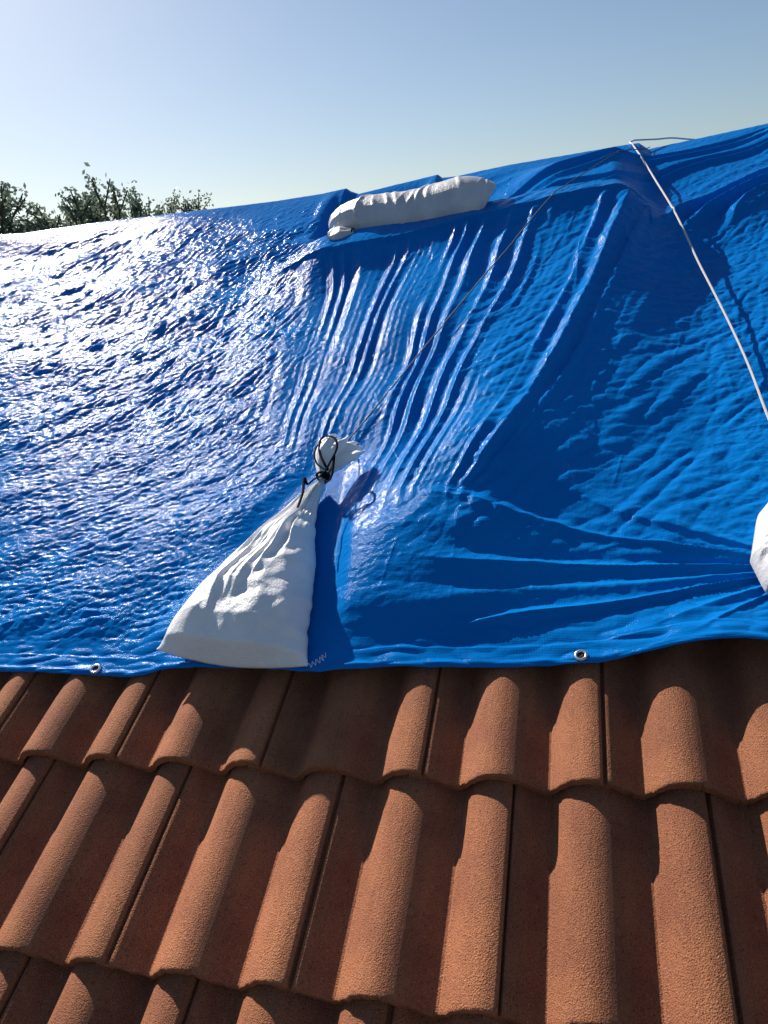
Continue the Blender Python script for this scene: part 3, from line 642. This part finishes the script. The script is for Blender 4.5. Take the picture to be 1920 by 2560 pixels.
# upper bag: a filled sausage lying in the trough behind the ledge
def sausage(name, C, rad, seg, m, parent, squash=.9, seed=1, gather=0, matrix=None, crease=.006):
    r = np.random.RandomState(seed); C = spline(C, 170); n = len(C); d = np.gradient(C, axis=0); d /= np.linalg.norm(d, axis=1)[:, None]
    side = np.cross(d, [0, 0, 1.]); side /= np.linalg.norm(side, axis=1)[:, None]; up = np.cross(side, d)
    t = np.linspace(0, 1, n); Rr = np.interp(t, *rad); a = np.linspace(0, 2 * np.pi, seg, endpoint=False)
    tt, aa = np.meshgrid(t, a, indexing='ij')
    R_ = Rr[:, None] * np.ones_like(aa)
    wr = np.zeros_like(aa)
    for k in range(14):
        f = r.randint(5, 22); wr += np.cos(aa * f + r.uniform(0, 6) + 3 * tt * r.uniform(-1, 1)) / 14 ** .5
    R_ = R_ * (1 + .07 * wr * np.exp(-tt / .16)) + 0
    ring = np.zeros_like(aa)
    for k in range(26):
        c0 = r.uniform(.1, .98); am = r.uniform(.3, 1); ac = r.uniform(0, 6.28); ring += am * np.exp(-((tt - c0 - .02 * np.sin(aa * 2 + k)) / .009) ** 2) * (.5 + .5 * np.cos(aa - ac)) ** 2
    R_ = R_ + crease * ring + .0035 * np.sin(aa * 2 + tt * 5) + .003 * np.sin(tt * 17 + aa)
    V = C[:, None, :] + side[:, None, :] * (R_ * np.cos(aa))[..., None] + up[:, None, :] * (R_ * np.sin(aa) * squash)[..., None]
    V = V.reshape(-1, 3); Q = grid_quads(n, seg, True)
    me = bpy.data.meshes.new(name); me.from_pydata(V.tolist(), [], [tuple(q) for q in Q.tolist()] + [tuple(range(seg))[::-1], tuple(range((n - 1) * seg, n * seg))])
    me.materials.append(m); me.polygons.foreach_set('use_smooth', [True] * len(me.polygons)); me.update()
    return link(name, me, parent, matrix)
rb = .083
zb = .158
bl = plane_pt(752, 478, zb); br = plane_pt(1047, 450, zb)
def mixp(t, dz=0, dy=0): return (bl[0] * (1 - t) + br[0] * t, bl[1] * (1 - t) + br[1] * t + dy, zb + dz)
bag2 = roof_empty('sandbag', (bl[0] + br[0]) / 2, (bl[1] + br[1]) / 2, .12)
tag(bag2, 'plump white sandbag, greyed in its colour for shade, lying on its side along the ledge just below the ridge', 'sandbag', 'white sandbags weighing down the tarpaulin')
sausage('sack_body', [mixp(-.01, -.045), mixp(.02, -.02), mixp(.12, -.005), mixp(.35), mixp(.6, .008), mixp(.85, .018), mixp(.97, .005), mixp(1.0, -.002)],
        ([0, .02, .05, .12, .25, .5, .8, .93, .97, .99, 1.0], [.012, .045, .078, .092, .093, .090, .099, .098, .088, .066, .012]), 120, SACK_SHADED, bag2, .95, 3, matrix=RW.copy())
lx, ly = plane_pt(757, 503, .165)
frill('frill', None, [(lx + .012, ly + .008, .165), (lx - .015, ly, .165), (lx - .045, ly - .005, .168), (lx - .080, ly - .012, .17)], ([0, .12, .5, .85, 1], [.014, .020, .046, .050, .036]), bag2, 8, SACK_SHADED, matrix=RW.copy())
c0 = Vector((lx + .008, ly + .006, .165)); ring = [c0 + Vector((.002 * math.sin(i), .017 * math.cos(i * .3), .013 * math.sin(i * .3))) for i in range(50)]
tube('tie_cord', ring, .002, CORD, bag2, 6, matrix=RW.copy())

# right bag: body cut by the frame, same kind as the front one
zc = .15
ctrs = [plane_pt(1700, 1232, .13) + (.13,), plane_pt(1700, 1180, .15) + (.15,)]
bag3 = roof_empty('sandbag', .40, 1.13, .07)
tag(bag3, 'white creased sandbag half seen at the right above the wavy hem', 'sandbag', 'white sandbags weighing down the tarpaulin')
nb = 150
tt_, ss_ = np.meshgrid(np.linspace(0, 1, nb), np.linspace(-1, 1, nb), indexing='ij')
c3 = plane_pt(1652, 1200, .12)
neck3 = (.455, 1.42)
bot3 = (c3[0] + .125, c3[1] - .135)
ax3 = np.array([neck3[0] - bot3[0], neck3[1] - bot3[1]]); ln3 = np.linalg.norm(ax3); ax3 /= ln3; sd3 = np.array([ax3[1], -ax3[0]])
wd = np.interp(tt_, [0, .05, .12, .3, .55, .75, .9, 1], [.050, .105, .135, .158, .140, .090, .035, .015])
x3 = bot3[0] + ax3[0] * ln3 * tt_ + sd3[0] * wd * ss_; y3 = bot3[1] + ax3[1] * ln3 * tt_ + sd3[1] * wd * ss_ - .0 * ss_ ** 2 + .03 * ss_ ** 2 * (1 - smooth01(tt_ / .2))
h3 = np.interp(tt_, [0, .04, .12, .35, .6, .85, 1], [.0, .045, .085, .105, .09, .045, .025])
n3a = NB.at(NB.make(.07, 65, 2.4, .45, 41), x3 + .3, y3 - .6); n3b = NB.at(NB.make(.03, 65, 1.6, .45, 42), x3 + .3, y3 - .6)
cs3 = np.power(np.clip(1 - np.abs(ss_) ** 2.4, 0, 1), .5); st3 = .085
z3 = st3 + h3 * cs3 + (.0075 * n3a - .0035 * np.abs(n3b)) * np.clip(1 - ss_ ** 8, 0, 1) * smooth01(tt_ / .06); z3 = np.maximum(z3, st3)
zb3 = st3 - .03 * cs3 * smooth01(tt_ / .06)
closed_grid('sack_body', np.stack([x3, y3, z3], -1), np.stack([x3, y3, zb3], -1), SACK3, bag3, RW.copy())
frill('frill', None, [(neck3[0], neck3[1] - .01, .10), (neck3[0] + .005, neck3[1] + .03, .11), (neck3[0] + .01, neck3[1] + .06, .12), (neck3[0] + .02, neck3[1] + .09, .12)], ([0, .12, .5, .85, 1], [.010, .012, .026, .03, .02]), bag3, 12, matrix=RW.copy())
ring = [Vector((neck3[0] + .019 * math.cos(i * .3), neck3[1] - .002 + .002 * math.sin(i), .102 + .015 * math.sin(i * .3))) for i in range(60)]
tube('tie_cord', ring, .0022, CORD, bag3, 6, matrix=RW.copy())

# ------------------------------------------------------------------ trees beyond the ridge
def tree(top_px, spread_px, dist, seed, label, nleaf, twig_n=26):
    r = random.Random(seed)
    tp = far_pt(*top_px, dist); px2 = far_pt(top_px[0] + spread_px, top_px[1], dist)
    R0 = (px2 - tp).length
    root = bpy.data.objects.new('tree', None); COL.objects.link(root); base_ = Vector((tp.x, tp.y, GZ)); root.location = base_
    tag(root, label, 'tree', 'trees behind the ridge')
    Hh = tp.z - GZ; V, Fc = [], []; LV, LF = [], []; tips = []
    def limb(p, q, r0, r1):
        d = (q - p).normalized(); s = d.cross(Vector((.3, .8, .1))).normalized(); b_ = s.cross(d); k = 6; o = len(V)
        for pt, rr in ((p, r0), (q, r1)):
            for j_ in range(k): a_ = 2 * math.pi * j_ / k; V.append(pt + (s * math.cos(a_) + b_ * math.sin(a_)) * rr)
        for j_ in range(k): Fc.append((o + j_, o + (j_ + 1) % k, o + k + (j_ + 1) % k, o + k + j_))
    def grow(p, d, ln, rad, lev):
        q = p + d * ln; limb(p, q, rad, rad * .68)
        if lev == 0: tips.append((p, q)); return
        for _ in range(r.choice((2, 3, 3)) if lev > 1 else 3):
            nd_ = (d + Vector((r.uniform(-.75, .75), r.uniform(-.75, .75), r.uniform(-.25, .55)))).normalized()
            grow(q, nd_, ln * r.uniform(.62, .84), rad * .62, lev - 1)
        if lev == 1: tips.append((p.lerp(q, .5), q))
    h0 = Hh * .42
    limb(Vector((0, 0, 0)), Vector((.05, .05, h0)), Hh * .030, Hh * .022)
    L1 = (Hh - h0) * .33
    for k in range(5):
        a_ = k * 1.26 + r.uniform(-.3, .3); grow(Vector((.05, .05, h0 - .15 * k * .3)), Vector((math.cos(a_) * .75 * R0 / (Hh - h0) * 1.6, math.sin(a_) * .6, 1)).normalized(), L1 * r.uniform(.85, 1.1), Hh * .014, 4)
    top_q = max((q for _, q in tips), key=lambda q: q.z); zmax = top_q.z; sc = Hh / (zmax + .05)
    for v_ in V: v_.z *= sc
    for (p, q) in tips:
        p = Vector((p.x, p.y, p.z * sc)); q = Vector((q.x, q.y, q.z * sc))
        cnt = max(3, int(nleaf / len(tips) * r.uniform(.4, 1.6)))
        for _ in range(cnt):
            c = p.lerp(q, r.uniform(.2, 1.1)) + Vector((r.gauss(0, 1), r.gauss(0, 1), r.gauss(0, 1))) * .055
            a_ = Vector((r.gauss(0, 1), r.gauss(0, 1), r.gauss(0, 1))).normalized(); b_ = a_.cross(Vector((r.gauss(0, 1), r.gauss(0, 1), r.gauss(0, 1)))).normalized()
            l, w_ = r.uniform(.028, .050), r.uniform(.016, .028); o = len(LV)
            LV.extend((c - a_ * l, c + b_ * w_, c + a_ * l, c - b_ * w_)); LF.append((o, o + 1, o + 2, o + 3))
    me = bpy.data.meshes.new('trunk'); me.from_pydata(V, [], Fc); root.location -= Vector((top_q.x, top_q.y, 0)); me.materials.append(BARK); me.update(); link('trunk', me, root)
    me = bpy.data.meshes.new('crown'); me.from_pydata(LV, [], LF); me.materials.append(LEAF); me.update(); link('crown', me, root)
tree((18, 402), 80, 13.0, 3, 'dark leafy tree at the far left edge behind the roof', 10000)
tree((196, 378), 115, 12.0, 11, 'tallest dark green tree rising behind the ridge at left', 13000)
tree((285, 398), 16, 19.0, 23, 'small sparse tree top showing right of the others behind the ridge', 8000)
